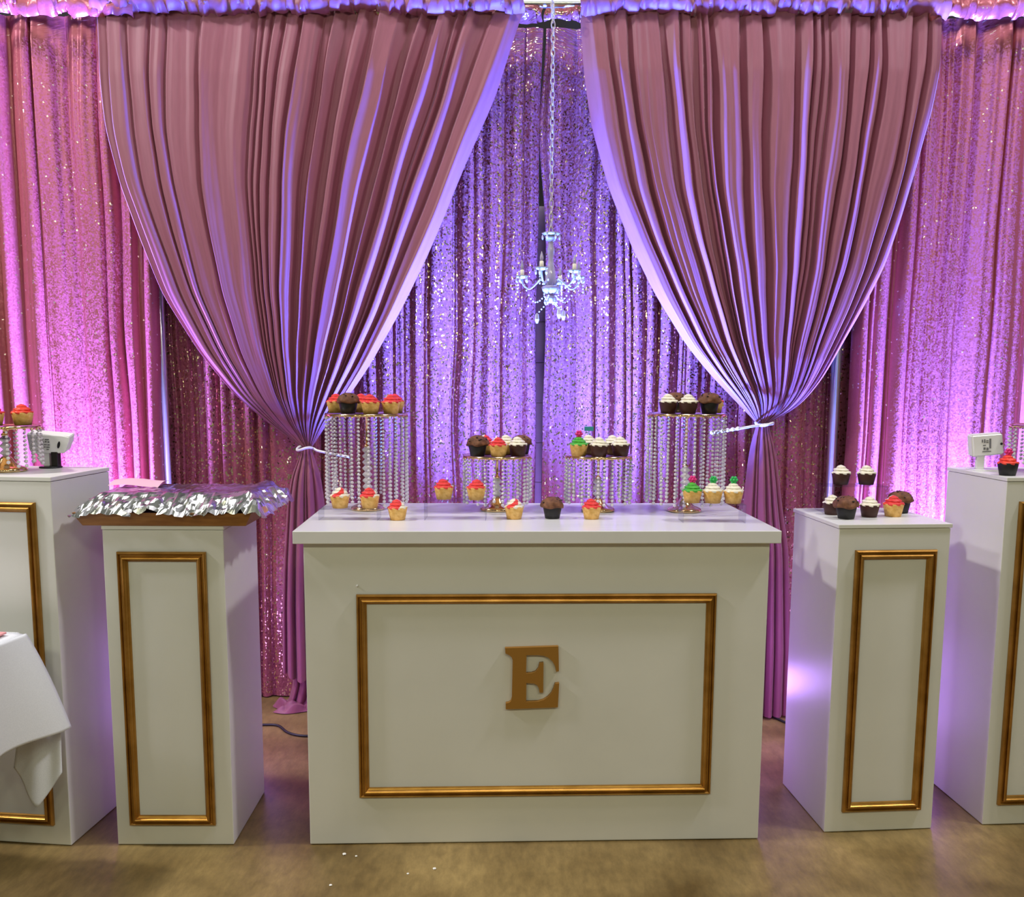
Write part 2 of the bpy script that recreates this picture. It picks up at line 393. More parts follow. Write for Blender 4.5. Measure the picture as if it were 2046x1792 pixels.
def tail(name, rows, y, creases, parent, seed, depth=.05, nu=160, nv=70, hem_wave=0.):
    """rows: (z, xleft, xright) from the tie down"""
    rng = np.random.default_rng(seed); rows = sorted(rows, key=lambda r: -r[0])
    z = np.linspace(rows[0][0], rows[-1][0], nv); zz = [r[0] for r in rows][::-1]
    Lx = np.interp(z, zz, [r[1] for r in rows][::-1]); Rx = np.interp(z, zz, [r[2] for r in rows][::-1])
    kk = np.hanning(9); kk /= kk.sum()
    sm = lambda a: np.convolve(np.pad(a, 4, mode='edge'), kk, 'valid')
    Lx, Rx = sm(Lx), sm(Rx)
    u = np.linspace(0, 1, nu); h = pleat(u, np.array(creases), .22, cap=.05, power=.6, rng=rng)
    W = (Rx-Lx)[:, None]; amp = np.clip(W/.2, .15, 1.1)
    rnd = np.sqrt(np.clip(1-(2*u[None]-1)**2, 0, 1))
    X = Lx[:, None]+W*u[None]; Yv = y-h[None]*amp-depth*rnd*np.clip(W/.15, .4, 1)
    v = np.linspace(0, 1, nv)[:, None]
    Z = z[:, None]+hem_wave*np.sin(u[None]*9+1)*v**4+0*X
    me = grid(name, X, Yv, Z, arclen(X, Yv), Z, flip=True)
    return obj(name, me, MAUVE, parent)

# mid sequin curtains, meeting in a narrow gap that shows the wall
sc1 = empty('sequin_curtain', (0, 0, 0))
tag(sc1, 'rose gold sequin curtain behind the left swag drape, up to the narrow centre gap', 'curtain', 'sequin curtains behind the counter')
sc2 = empty('sequin_curtain', (0, 0, 0))
tag(sc2, 'rose gold sequin curtain behind the chandelier and right swag drape', 'curtain', 'sequin curtains behind the counter')
def gapfix(o, side):
    me = o.data; n = len(me.vertices); co = np.empty(n*3, np.float32); me.vertices.foreach_get('co', co); co = co.reshape(-1, 3)
    z = co[:, 2]
    lim = np.interp(z, [0, .96, 1.77, 2.26, 2.7, 3.05], [.084, .087, .086, .096, .102, .110]) if side < 0 else np.interp(z, [0, .96, 1.77, 2.26, 2.7, 3.05], [.137, .133, .127, .1135, .1105, .110])
    a = -1.7 if side < 0 else 1.62; b = .10 if side < 0 else .11
    t = (co[:, 0]-a)/(b-a); co[:, 0] = a+(lim-a)*t
    me.vertices.foreach_set('co', co.ravel()); me.update()
gapfix(panel('curtain_body', -1.7, .10, .006, 3.03, 4.165, .042, .085, SEQUIN, sc1, nu=760, seed=11), -1)
gapfix(panel('curtain_body', 1.62, .11, .006, 3.03, 4.165, .042, .085, SEQUIN, sc2, nu=760, seed=12), 1)
header('rod_pocket', -1.7, .10, 2.995, 3.06, 4.02, SEQUIN, sc1, 21, .03)
header('rod_pocket', .11, 1.62, 2.995, 3.06, 4.02, SEQUIN, sc2, 22, .03)
for sc_ in (sc1, sc2):
    for ch in sc_.children:
        if ch.name.startswith('curtain_body') and sc_ is sc2: ch.data.flip_normals()

# outer pink curtains
oc1 = empty('pink_curtain', (0, 0, 0)); tag(oc1, 'shiny pink sparkle curtain left of the left swag, lit magenta from below', 'curtain', 'outer pink curtains')
oc2 = empty('pink_curtain', (0, 0, 0)); tag(oc2, 'shiny pink sparkle curtain right of the right swag, lit violet from below', 'curtain', 'outer pink curtains')
panel('curtain_body', -3.12, -1.593, .02, 3.04, 4.075, .075, .095, PINKSATIN, oc1, nu=800, seed=31, power=.75)
panel('curtain_body', 1.488, 3.12, .02, 3.04, 4.075, .075, .095, PINKSATIN, oc2, nu=800, seed=32, power=.75)
header('rod_pocket', -3.1, -1.60, 3.01, 3.085, 3.985, PINKSATIN, oc1, 23, .03)
header('rod_pocket', 1.6, 3.1, 3.01, 3.085, 3.985, PINKSATIN, oc2, 24, .03)

# swags
LL = [(-1.771, 3.03), (-1.761, 2.764), (-1.738, 2.543), (-1.69, 2.319), (-1.624, 2.133), (-1.518, 1.86), (-1.375, 1.616), (-1.229, 1.433), (-1.079, 1.302), (-.943, 1.205)]
LR = [(.022, 3.03), (-.044, 2.85), (-.106, 2.67), (-.201, 2.447), (-.307, 2.201), (-.394, 2.013), (-.503, 1.791), (-.636, 1.566), (-.748, 1.413), (-.838, 1.304), (-.904, 1.205)]
RL = [(.250, 3.03), (.27, 2.811), (.316, 2.551), (.383, 2.306), (.483, 2.079), (.595, 1.87), (.731, 1.658), (.843, 1.53), (.955, 1.422), (1.057, 1.322)]
RR = [(1.769, 3.03), (1.76, 2.816), (1.73, 2.616), (1.681, 2.394), (1.628, 2.209), (1.556, 1.98), (1.479, 1.811), (1.401, 1.662), (1.321, 1.511), (1.239, 1.402), (1.155, 1.345), (1.10, 1.322)]
# folds, one by one: start, end, height (m), share of the width that slopes towards the middle of the stage
FL = [(0, .024, .022, .9), (.024, .075, .024, .25), (.075, .127, .020, .12), (.127, .165, .022, .15), (.165, .25, .018, .12), (.25, .385, .022, .10), (.385, .40, .018, .3), (.40, .42, .022, .3),
      (.42, .447, .030, .3), (.447, .487, .036, .25), (.487, .54, .042, .3), (.54, .56, .005, 0), (.56, .592, .046, .8), (.592, .612, .004, 0), (.612, .652, .046, .5), (.652, .664, .003, 0),
      (.664, .74, .050, .32), (.74, .757, .003, 0), (.757, .787, .046, .68), (.787, .80, .003, 0), (.80, .847, .046, .58), (.847, .868, .03, .65), (.868, .925, .040, .62), (.925, 1., .034, .36)]
FR = [(0, .075, .034, .45), (.075, .131, .046, .52), (.131, .222, .036, .2), (.222, .235, .003, 0), (.235, .275, .046, .62), (.275, .305, .03, .15), (.305, .322, .002, 0), (.322, .335, .03, .5),
      (.335, .357, .042, .55), (.357, .44, .046, .40), (.44, .502, .046, .48), (.502, .594, .042, .4), (.594, .64, .046, .62), (.64, .666, .03, .25), (.666, .69, .02, .25), (.69, .746, .046, .45),
      (.746, .797, .042, .25), (.797, .83, .046, .5), (.83, .915, .042, .2), (.915, .955, .038, .62), (.955, 1., .03, .35)]
def folds(u, F, mirror):
    h = np.zeros_like(u)
    for a, b, hh, bf in F:
        m = (u >= a) & (u <= b)
        t = (u[m]-a)/(b-a); t = 1-t if mirror else t            # t runs towards the middle of the stage
        rise = min(.3, .010/(b-a)/1.75)
        p = np.clip(t/max(rise, .05), 0, 1); p = p*p*(3-2*p)
        q = np.clip((1-t)/max(bf, .06), 0, 1)
        h[m] = np.maximum(h[m], hh*p*q**.9)
    k = np.hanning(9); k /= k.sum()
    return np.convolve(np.pad(h, 4, mode='edge'), k, 'valid')
s1 = empty('swag_drape', (-.92, 3.93, 0)); tag(s1, 'mauve swag drape gathered left of centre and tied behind the left tall beaded stand', 'drape', 'tied swag drapes')
s2 = empty('swag_drape', (1.08, 3.93, 0)); tag(s2, 'mauve swag drape with bluish folds, tied above the right end of the counter', 'drape', 'tied swag drapes')
def off(o, root):
    o.matrix_parent_inverse = Matrix.Translation(root.location).inverted(); return o
off(swag('curtain', LL, LR, FL, 3.03, 1.205, s1, 41), s1)
off(swag('curtain', RL, RR, FR, 3.03, 1.322, s2, 42), s2)
off(header('rod_pocket', -1.775, .02, 3.012, 3.09, 3.975, MAUVE, s1, 43, wl=.02), s1)
off(header('rod_pocket', .250, 1.772, 3.012, 3.09, 3.975, MAUVE, s2, 44, wl=.02), s2)
off(tail('tail', [(1.205, -.943, -.904), (1.15, -.962, -.885), (1.083, -.99, -.864), (.97, -1.011, -.849), (.7, -1.035, -.835), (.5, -1.046, -.83), (.18, -1.053, -.82)], 3.955, [.12, .3, .52, .6, .8], s1, 45, hem_wave=.015), s1)
off(tail('tail_lining', [(.26, -1.03, -.85), (.12, -1.02, -.84), (.015, -1.05, -.86)], 4.0, [.2, .45, .7], s1, 46, nv=24, depth=.02), s1)
off(tail('tail', [(1.322, 1.057, 1.10), (1.26, 1.035, 1.122), (1.161, 1.02, 1.145), (.983, 1.008, 1.172), (.76, 1.0, 1.212), (.3, .99, 1.243), (.012, .99, 1.246)], 3.96, [.18, .28, .5, .66, .84], s2, 47), s2)
# the tail's end lies crumpled on the floor
nu, nv = 60, 30
U, V = np.meshgrid(np.linspace(0, 1, nu), np.linspace(0, 1, nv))
rg = np.random.default_rng(5)
bump_ = np.abs(np.sin(U*9+V*4+1))*.022+np.abs(np.sin(V*11-U*6))*.016
fall = np.clip(np.minimum(np.minimum(U, 1-U), np.minimum(V, 1-V))*7, 0, 1)
off(obj('floor_pool', grid('floor_pool', -1.10+.24*U+.02*np.sin(V*7), 3.93+.12*V-.02*np.sin(U*6), .004+bump_*fall+.012*fall, U*.24, V*.2), MAUVE, s1), s1)

# ties
def cord(name, pts, label):
    r = obj(name, tube(name, spline(pts), .0055, 8), CORDW); tag(r, label, 'tieback', 'tieback cords'); return r
def ring(cx, y, z, rx, ry): return [(cx+rx*math.cos(a), y-ry*math.sin(a), z+.006*math.sin(2*a)) for a in np.linspace(0, 2*PI, 22)]
t1 = cord('tieback_cord', ring(-.923, 3.93, 1.205, .034, .062)+[(-.86, 3.90, 1.196), (-.79, 3.885, 1.184), (-.72, 3.875, 1.172)], 'thin white cord tied around the left swag drape')
t2 = cord('tieback_cord', ring(1.078, 3.93, 1.322, .034, .062)+[(1.03, 3.885, 1.316), (.95, 3.87, 1.303), (.838, 3.865, 1.287)], 'thin white cord with pearls tied around the right swag drape')
for k in range(6):
    bm = bmesh.new(); bm_bead(bm, (.838+.022*k, 3.866, 1.287+.0035*k), .009, 2); obj('pearl', from_bm('pearl', bm, True), CORDW, t2)

# pipe and uprights
obj_pipe = obj('crossbar_pipe', tube('crossbar_pipe', [(-3.1, 4.015, 3.078), (0, 4.015, 3.078), (3.1, 4.015, 3.078)], .017, 16), STEEL)
tag(obj_pipe, 'silver pipe across the top carrying the drapes', 'pipe')
for x, lb in ((-1.600, 'silver upright pole beside the left pink curtain edge'), (1.436, 'silver upright pole beside the right pink curtain edge')):
    r = empty('upright_pole', (x, 4.096, 0)); tag(r, lb, 'pole', 'drape uprights')
    obj('pole', tube('pole', [(0, 0, 0), (0, 0, 3.05)], .021, 20), STEEL, r)
    obj('base_plate', box('base_plate', -.1, .1, -.1, .1, 0, .008), STEEL, r)

# ------------------------------------------------------------------ plinths and counter
PROF = [(0, 0), (0, .009), (.002, .0125), (.0045, .0145), (.007, .0135), (.0088, .0105), (.010, .008), (.014, .008), (.0155, .0135), (.018, .017), (.0205, .018), (.023, .0165), (.025, .0135), (.0265, .009), (.030, .0065), (.032, 0)]
def frame(parent, x0, x1, z0, z1, yf):
    """mitred picture-frame moulding on the front (y = yf, facing -y): four strips"""
    def strip(P):                                       # P(o, s): inset o from outer edge, s in 0/1 along
        bm = bmesh.new(); A = []; B = []
        for o_, d in PROF:
            pa, pb = P(o_, 0), P(o_, 1)
            A.append(bm.verts.new((pa[0], yf-d, pa[1]))); B.append(bm.verts.new((pb[0], yf-d, pb[1])))
        for i in range(len(A)-1): bm.faces.new((A[i], A[i+1], B[i+1], B[i]))
        bm.faces.new(A[::-1]); bm.faces.new(B); bm.faces.new((A[0], B[0], B[-1], A[-1]))
        return from_bm('moulding_strip', bm)
    Ps = [lambda o_, s: ((x0+o_, x1-o_)[s], z1-o_), lambda o_, s: ((x0+o_, x1-o_)[s], z0+o_),
          lambda o_, s: (x0+o_, (z0+o_, z1-o_)[s]), lambda o_, s: (x1-o_, (z0+o_, z1-o_)[s])]
    for P in Ps: obj('moulding_strip', strip(P), GOLD_PAINT, parent)
def plinth(name, label, x, y, a, w_, d, h, fr, top=.013, ov=.002, group=None, cat='plinth'):
    r = empty(name, (x, y, 0), a); tag(r, label, cat, group)
    obj('body', box('body', 0, w_, 0, d, .002, h-top-.0015, .002), WHITE, r)
    obj('top_board', box('top_board', -ov, w_+ov, -ov, d+ov, h-top, h, .0015), WHITE, r)
    frame(r, *fr, 0)
    return r
G1 = 'white plinths with gold mouldings'
ctr = empty('dessert_counter', (-.663, 2.764, 0), .040); tag(ctr, 'wide white dessert counter with gold frame and gold letter E', 'counter')
obj('body', box('body', 0, 1.472, 0, .60, .002, .9975, .003), WHITE, ctr)
obj('countertop', box('countertop', -.027, 1.499, -.027, .623, .998, 1.038, .002), MARBLE, ctr)
frame(ctr, .163, 1.305, .163, .833, 0)
plinth('low_plinth', 'lower white plinth under the foil-covered tray, left of the counter', -1.285, 2.755, .014, .375, .376, 1.050, (.044, .320, .071, .968), group=G1)
plinth('low_plinth', 'lower white plinth with cupcakes on it, right of the counter', 1.042, 2.87, .085, .375, .37, 1.048, (.056, .330, .073, .964), ov=.004, group=G1)
plinth('tall_plinth', 'taller white plinth behind the white tablecloth', -1.93, 2.795, -.098, .5, .33, 1.2, (.052, .448, .070, 1.121), group=G1)
plinth('tall_plinth', 'taller white plinth with gold frame behind the right lower plinth', 1.603, 2.93, .068, .5, .358, 1.197, (.045, .455, .074, 1.118), group=G1)
# letter E
EP = [(840, 362), (1100, 355), (1104, 480), (1091, 483), (1085, 455), (1072, 430), (1050, 410), (1030, 402), (1005, 398), (945, 398), (943, 490), (970, 489), (990, 482), (1003, 465), (1009, 439), (1028, 437), (1028, 588), (1010, 588), (1006, 565), (997, 549), (982, 541), (945, 538), (945, 635), (1005, 633), (1030, 625), (1050, 612), (1068, 592), (1079, 568), (1086, 543), (1106, 541), (1101, 663), (845, 671), (845, 641), (860, 638), (870, 630), (875, 615), (878, 425), (872, 408), (860, 397), (842, 389)]
bm = bmesh.new(); S_ = .206/316.
vs = [bm.verts.new((.631+(px-840)*S_*1.0, -.016, .459+(671-py)*S_)) for px, py in EP]
f = bm.faces.new(vs); ex = bmesh.ops.extrude_face_region(bm, geom=[f])
for v_ in [g for g in ex['geom'] if isinstance(g, bmesh.types.BMVert)]: v_.co.y = -.0005
bmesh.ops.triangulate(bm, faces=[q for q in bm.faces if len(q.verts) > 4])
obj('letter', from_bm('letter', bm), LETTER, ctr)
bm = bmesh.new(); bm_bead(bm, (.166, -.002, .86), .004, 1, 1.); obj('adhesive_dot', from_bm('adhesive_dot', bm, True), PLASTICW, ctr)

# ------------------------------------------------------------------ cupcakes
def liner_mesh(n=40, rt_=.0325, rb=.0245, h=.040):
    prof = [(rb*.2, 0), (rb, 0), (rb+(rt_-rb)*.5, h*.5), (rt_, h), (rt_*.985, h+.0015), (rt_*.9, h-.002)]
    return lathe('liner', prof, n, True, rf=lambda t, k: 1+(.009*math.cos(t*n/2) if 0 < k < 5 else 0))
def frosting_mesh(style, seed, rmax=.0318, h=.030, z0=.0385):
    """piped swirl: ridges wind up to a tip; style sets which bands take the second colour"""
    rg = np.random.default_rng(seed); n, m = 48, 30
    bm = bmesh.new(); rings = []; ph = rg.uniform(0, 6)
    for k in range(m):
        t = k/(m-1)
        R = rmax*(1-t)**.62*(.80+.26*abs(math.sin(PI*(.12+t*2.9))))+.0015      # stacked coils
        ring_ = []
        for i in range(n):
            th = 2*PI*i/n
            r = R*(1+.075*math.cos(8*th+t*10+ph)*(1-.4*t))
            ring_.append(bm.verts.new((r*math.cos(th)+.003*t*math.cos(ph), r*math.sin(th)+.003*t*math.sin(ph), z0+h*t+.0022*math.sin(th+t*12)*(1-t))))
        rings.append(ring_)
    a0 = rg.uniform(-.4, .4)
    for k in range(m-1):
        for i in range(n):
            q = bm.faces.new((rings[k][i], rings[k][(i+1) % n], rings[k+1][(i+1) % n], rings[k+1][i]))
            th = 2*PI*(i+.5)/n; t = k/(m-1)
            if style == 'half': q.material_index = int(math.cos(th+2.3-1.5*t+a0) > .15)
            elif style == 'streak': q.material_index = int(math.cos(2*(th+2.2-1.9*t+a0)) > .5)
            elif style == 'most': q.material_index = int(math.cos(th+2.0-1.0*t+a0) > -.35)
    bm.faces.new(rings[-1]); bm.faces.new(rings[0][::-1])
    return from_bm('frosting', bm, True)
def muffin_top(seed):
    rg = np.random.default_rng(seed); n, m = 36, 16; bm = bmesh.new(); rings = []
    prof = [(.026, .038), (.036, .037), (.0395, .041), (.039, .045)]+[(.0385*math.cos(a), .046+.027*math.sin(a)) for a in np.linspace(.12, PI/2-.06, 11)]
    lump = rg.normal(0, 1, (6, 3))
    for k, (r, z) in enumerate(prof):
        ring_ = []
        for i in range(n):
            th = 2*PI*i/n
            d = 1+.05*math.sin(3*th+lump[0, 0]*3+z*90)+.045*math.sin(5*th+lump[1, 0]*4-z*130)+.03*math.sin(9*th+lump[2, 0]*4+z*260)
            ring_.append(bm.verts.new((r*d*math.cos(th), r*d*math.sin(th), z+.0025*math.sin(4*th+lump[3, 0]*4)*(r/.04))))
        rings.append(ring_)
    for a, b in zip(rings[:-1], rings[1:]):
        for i in range(n): bm.faces.new((a[i], a[(i+1) % n], b[(i+1) % n], b[i]))
    bm.faces.new(rings[-1]); bm.faces.new(rings[0][::-1])
    return from_bm('muffin_top', bm, True)
def chip_mesh(seed):
    rg = np.random.default_rng(seed); bm = bmesh.new()
    for k in range(12):
        th = rg.uniform(0, 2*PI); a = rg.uniform(.25, 1.3)
        bm_bead(bm, (.0385*math.cos(a)*math.cos(th), .0385*math.cos(a)*math.sin(th), .046+.027*math.sin(a)), rg.uniform(.003, .0048), 1, .7)
    return from_bm('chocolate_chips', bm, True)
def topper_mesh(kind):
    bm = bmesh.new()
    if kind == 'tag':
        bm_box(bm, -.017, .017, -.0015, .0015, .018, .034, .001); bm_tube(bm, [(0, 0, 0), (0, 0, .02)], .0015, 6)
    else:
        for k in range(6):                                   # a rosette of petals around a stub
            a = 2*PI*k/6; bm_bead(bm, (.0085*math.cos(a), .0035*math.sin(3*a), .013+.0085*math.sin(a)), .0062, 1, 1.)
        bm_bead(bm, (0, -.003, .013), .006, 1); bm_tube(bm, [(0, 0, -.004), (0, 0, .008)], .002, 6)
    return from_bm('topper', bm, kind != 'tag')
LM = {k: liner_mesh() for k in ('tan', 'choc', 'black')}
LM['tan'].materials.append(LINER_TAN); LM['choc'].materials.append(LINER_CHOC); LM['black'].materials.append(LINER_BLACK)
FM = {}
def fmesh(style, seed, mats):
    key = (style, seed, mats[0].name, mats[-1].name)
    if key not in FM:
        me = frosting_mesh(style, seed)
        for mm in mats: me.materials.append(mm)
        FM[key] = me
    return FM[key]
MT = []
for s_ in (1, 2, 3):
    a, b = muffin_top(s_), chip_mesh(s_); a.materials.append(MUFFIN); b.materials.append(CHIP); MT.append((a, b))
TP = {}
for nme, kd, mm in (('green', 'r', GREENP), ('pink', 'r', PINKP), ('teal', 'tag', TEALP)):
    TP[nme] = topper_mesh(kd); TP[nme].materials.append(mm)
CI = 0
def cupcake(kind, x, y, z, label, group, topper=None, s=1., tilt=0.):
    global CI
    CI += 1; rz = random.uniform(-.5, .5)
    isM = kind == 'muffin'
    r = empty('chocolate_muffin' if isM else 'cupcake', (x, y, z+.0006)); r.rotation_euler = (0, tilt, rz); r.scale = (s, s, s)
    tag(r, label, 'muffin' if isM else 'cupcake', group)
    if isM:
        obj('liner', LM['black'], None, r); a, b = MT[CI % 3]; r.rotation_euler[2] = random.uniform(0, 6)
        obj('muffin_top', a, None, r); c = obj('chocolate_chips', b, None, r); c['kind'] = 'stuff'
    else:
        base, style, mats = {'vr': ('tan', 'half', (CREAM, REDF)), 'vs': ('tan', 'streak', (CREAM, REDF)), 'vR': ('tan', 'most', (CREAM, REDF)), 'vC': ('tan', 'most', (CORAL, CORAL)),
                             'cw': ('choc', 'plain', (CREAM, CREAM)), 'vg': ('tan', 'plain', (GREENF, GREENF)), 'vw': ('tan', 'plain', (CREAM, CREAM)), 'cR': ('black', 'plain', (CORAL, CORAL))}[kind]
        obj('liner', LM[base], None, r); obj('frosting', fmesh(style, CI % 3, mats), None, r)
        if topper: obj('topper', TP[topper], None, r, (.0, 0, .064), (0, 0, -rz+random.uniform(-.2, .2)))
    return r
GC, GL, GM, GR, GP = 'treats on the counter', 'cupcakes on the left clear riser', 'cupcakes on the middle clear riser', 'cupcakes on the right clear riser', 'treats on the lower right plinth'
cupcake('vr', -.396, 2.982, 1.038, 'vanilla cupcake with red and white swirl on the counter beside the leftmost riser', GC)
cupcake('vs', -.006, 3.019, 1.038, 'vanilla cupcake with pink-streaked white swirl before the left short stand', GC)
cupcake('muffin', .124, 3.035, 1.038, 'chocolate muffin in black paper standing alone at the counter centre', GC)
cupcake('vR', .257, 3.029, 1.038, 'vanilla cupcake with red frosting on the counter before the right short beaded stand', GC)
cupcake('vs', -.589, 2.985, 1.0765, 'vanilla cupcake with white swirl, left one on the low riser at counter left', GL)
cupcake('vr', -.489, 2.985, 1.0765, 'vanilla cupcake with red-striped swirl, right one on the low riser at counter left', GL)
cupcake('vR', -.244, 3.019, 1.1035, 'vanilla cupcake with red and white swirl, left one on the middle clear riser', GM)
cupcake('vR', -.134, 3.011, 1.1035, 'vanilla cupcake with red and white swirl, right one on the middle clear riser', GM)
cupcake('vg', .589, 2.990, 1.1005, 'vanilla cupcake with green frosting and pink topper on the right clear riser', GR, 'pink')
cupcake('vw', .657, 2.985, 1.1005, 'white-frosted vanilla cupcake with green topper, in the middle of the right clear riser', GR, 'green')
cupcake('vw', .724, 2.980, 1.1005, 'white-frosted cupcake with green topper at the outer end of the right clear riser', GR, 'green')
cupcake('muffin', 1.110, 3.000, 1.048, 'chocolate muffin at the front left corner of the lower right plinth', GP, tilt=.05, s=1.05)
cupcake('cw', 1.096, 3.095, 1.048, 'white-frosted chocolate cupcake tucked behind the front muffin on the lower right plinth', GP)
cupcake('cw', 1.205, 3.045, 1.048, 'white-frosted chocolate cupcake in the front middle of the lower right plinth', GP)
cupcake('vR', 1.292, 3.06, 1.048, 'red-frosted vanilla cupcake at the right end of the lower right plinth', GP, s=1.05)
cupcake('muffin', 1.352, 3.145, 1.048, 'chocolate muffin behind the red-frosted cupcake on the lower right plinth', GP, s=1.05)
cupcake('cw', 1.150, 3.176, 1.1435, 'white-frosted chocolate cupcake, left one on the clear riser over the lower right plinth', GP)
cupcake('cw', 1.240, 3.176, 1.1435, 'white-frosted chocolate cupcake, right one on the clear riser over the lower right plinth', GP)
cupcake('cR', 1.640, 3.000, 1.197, 'chocolate cupcake with bright red frosting at the corner of the tall right plinth', 'treats on the tall right plinth', 'pink')
# cake stands
STR = {}
def bead_string(nb):
    if nb not in STR:
        bm = bmesh.new()
        for k in range(nb):
            t = k/max(1, nb-1); bm_bead(bm, (0, 0, -.008-.0135*k), .0048+.0020*t, 1)
        me = from_bm('bead_string', bm, True); me.materials.append(CRYSTAL); STR[nb] = me
    return STR[nb]
def cake_stand(label, x, y, z, rad, h, nstr, nb, group, rod=.45):
    r = empty('cake_stand', (x, y, z)); tag(r, label, 'cake stand', group)
    obj('base', lathe('base', [(.01, 0), (.058, 0), (.061, .004), (.059, .010), (.050, .015), (.036, .020), (.026, .030), (.019, .042), (.012, .05)], 40), GOLD, r)
    hs = h*(1-rod)
    bm = bmesh.new(); zz = .05
    while zz < hs-.02:
        bm_lathe(bm, [(.008, zz), (.0175, zz+.009), (.0175, zz+.013), (.008, zz+.022)], 8); zz += .022
    obj('crystal_stem', from_bm('crystal_stem', bm), [CRYSTAL], r)
    obj('rod', lathe('rod', [(.0035, .03), (.0035, zz), (.011, zz), (.011, zz+.006), (.0055, zz+.01), (.0055, h-.015), (.02, h-.012), (.02, h-.01)], 16), GOLD, r)
    obj('plate', lathe('plate', [(.01, h-.009), (rad-.003, h-.009), (rad, h-.007), (rad, h), (rad-.004, h), (rad-.006, h-.002), (.01, h-.002)], 64), GOLD, r)
    bm = bmesh.new()
    for k in range(int(nstr*1.2)):                            # small hooks below the rim
        a = 2*PI*k/int(nstr*1.2); bm_bead(bm, ((rad-.002)*math.cos(a), (rad-.002)*math.sin(a), h-.011), .0035, 1)
    obj('rim_beading', from_bm('rim_beading', bm, True), GOLD, r)
    for k in range(nstr):
        a = 2*PI*(k+.3)/nstr+random.uniform(-.05, .05)
        obj('bead_string', bead_string(nb-(k % 3 == 0)), None, r, ((rad-.003)*math.cos(a), (rad-.003)*math.sin(a), h-.01), (random.uniform(-.01, .01), random.uniform(-.01, .01), random.uniform(0, 6)))
    return r
GS = 'gold cake stands with bead strings'
cake_stand('tall gold cake stand with bead curtain at the counter left end, red cupcakes on top', -.535, 3.22, 1.038, .147, .347, 30, 23, GS, .3)
cake_stand('short gold cake stand with bead curtain behind the middle clear riser', -.068, 3.22, 1.038, .123, .201, 25, 12, GS, .35)
cake_stand('short gold cake stand with bead curtain, holding a green-frosted cupcake', .295, 3.22, 1.038, .120, .203, 25, 12, GS, .35)
cake_stand('tall gold cake stand with bead curtain at the counter right end', .607, 3.22, 1.038, .139, .353, 28, 23, GS, .55)
cake_stand('small gold cake stand with bead strings on the tall left plinth', -1.662, 2.918, 1.2, .108, .150, 22, 9, GS, .2)
cake_stand('small gold cake stand with bead strings on the tall right plinth', 1.83, 3.10, 1.197, .125, .165, 22, 10, GS, .2)
ZA, ZB, ZC, ZD = 1.385, 1.239, 1.241, 1.391
GA, GB, GCc, GD = 'treats on the left tall stand', 'treats on the left short stand', 'treats on the right short stand', 'treats on the right tall stand'
cupcake('vR', -.640, 3.20, ZA, 'red-frosted vanilla cupcake left of the muffin on the left tall stand', GA)
cupcake('muffin', -.583, 3.13, ZA, 'chocolate muffin at the front of the left tall stand', GA)
cupcake('vR', -.503, 3.115, ZA, 'red-frosted vanilla cupcake right beside the muffin on the left tall stand', GA)
cupcake('vR', -.437, 3.145, ZA, 'red-frosted vanilla cupcake second from the muffin on the left tall stand', GA)
cupcake('vR', -.432, 3.225, ZA, 'red-frosted vanilla cupcake behind the outer right edge of the left tall stand', GA)
cupcake('vR', -.555, 3.24, ZA, 'red-frosted vanilla cupcake at the back of the left tall stand, behind the muffin', GA)
cupcake('muffin', -.136, 3.15, ZB, 'chocolate muffin at the front left of the left short stand', GB)
cupcake('vr', -.062, 3.125, ZB, 'vanilla cupcake with red and cream swirl at the front of the left short stand', GB)
cupcake('cw', .006, 3.155, ZB, 'white-frosted chocolate cupcake at the right of the left short stand', GB)
cupcake('muffin', .020, 3.245, ZB, 'chocolate muffin at the back right of the left short stand', GB, s=.95)
cupcake('vr', -.112, 3.255, ZB, 'vanilla cupcake with red swirl at the back of the left short stand', GB)
cupcake('vw', -.035, 3.26, ZB, 'white-frosted vanilla cupcake at the back of the left short stand', GB)
cupcake('vg', .219, 3.15, ZC, 'vanilla cupcake with green frosting and pink topper on the right short stand', GCc, 'pink')
cupcake('cw', .287, 3.125, ZC, 'white-frosted chocolate cupcake in the front middle of the right short stand', GCc, tilt=.05)
cupcake('cw', .366, 3.155, ZC, 'white-frosted chocolate cupcake at the right edge of the right short stand', GCc)
cupcake('cw', .345, 3.245, ZC, 'white-frosted chocolate cupcake at the back right of the right short stand', GCc)
cupcake('cw', .262, 3.255, ZC, 'chocolate cupcake with a teal tag topper at the back of the right short stand', GCc, 'teal')
cupcake('cw', .528, 3.15, ZD, 'white-frosted chocolate cupcake at the left edge of the right tall stand', GD)
cupcake('cw', .592, 3.120, ZD, 'white-frosted chocolate cupcake at the front middle of the right tall stand', GD)
cupcake('muffin', .668, 3.135, ZD, 'chocolate muffin at the front right of the right tall stand', GD)
cupcake('vR', .702, 3.215, ZD, 'red-frosted vanilla cupcake behind the muffin on the right tall stand', GD)
cupcake('muffin', .570, 3.24, ZD, 'chocolate muffin at the back of the right tall stand', GD)
cupcake('vC', -1.660, 2.856, 1.3505, 'coral-red cupcake at the front of the small stand on the tall left plinth', 'treats on the tall left plinth')
cupcake('vC', -1.593, 2.905, 1.3505, 'coral-red cupcake at the right edge of the small stand on the tall left plinth', 'treats on the tall left plinth')
cupcake('vC', -1.730, 2.892, 1.3505, 'coral-red cupcake at the left edge of the small stand on the tall left plinth', 'treats on the tall left plinth')
cupcake('vC', 1.755, 3.045, 1.362, 'coral-red cupcake with pink topper on the small stand of the tall right plinth', 'treats on the tall right plinth', 'pink', s=1.1)

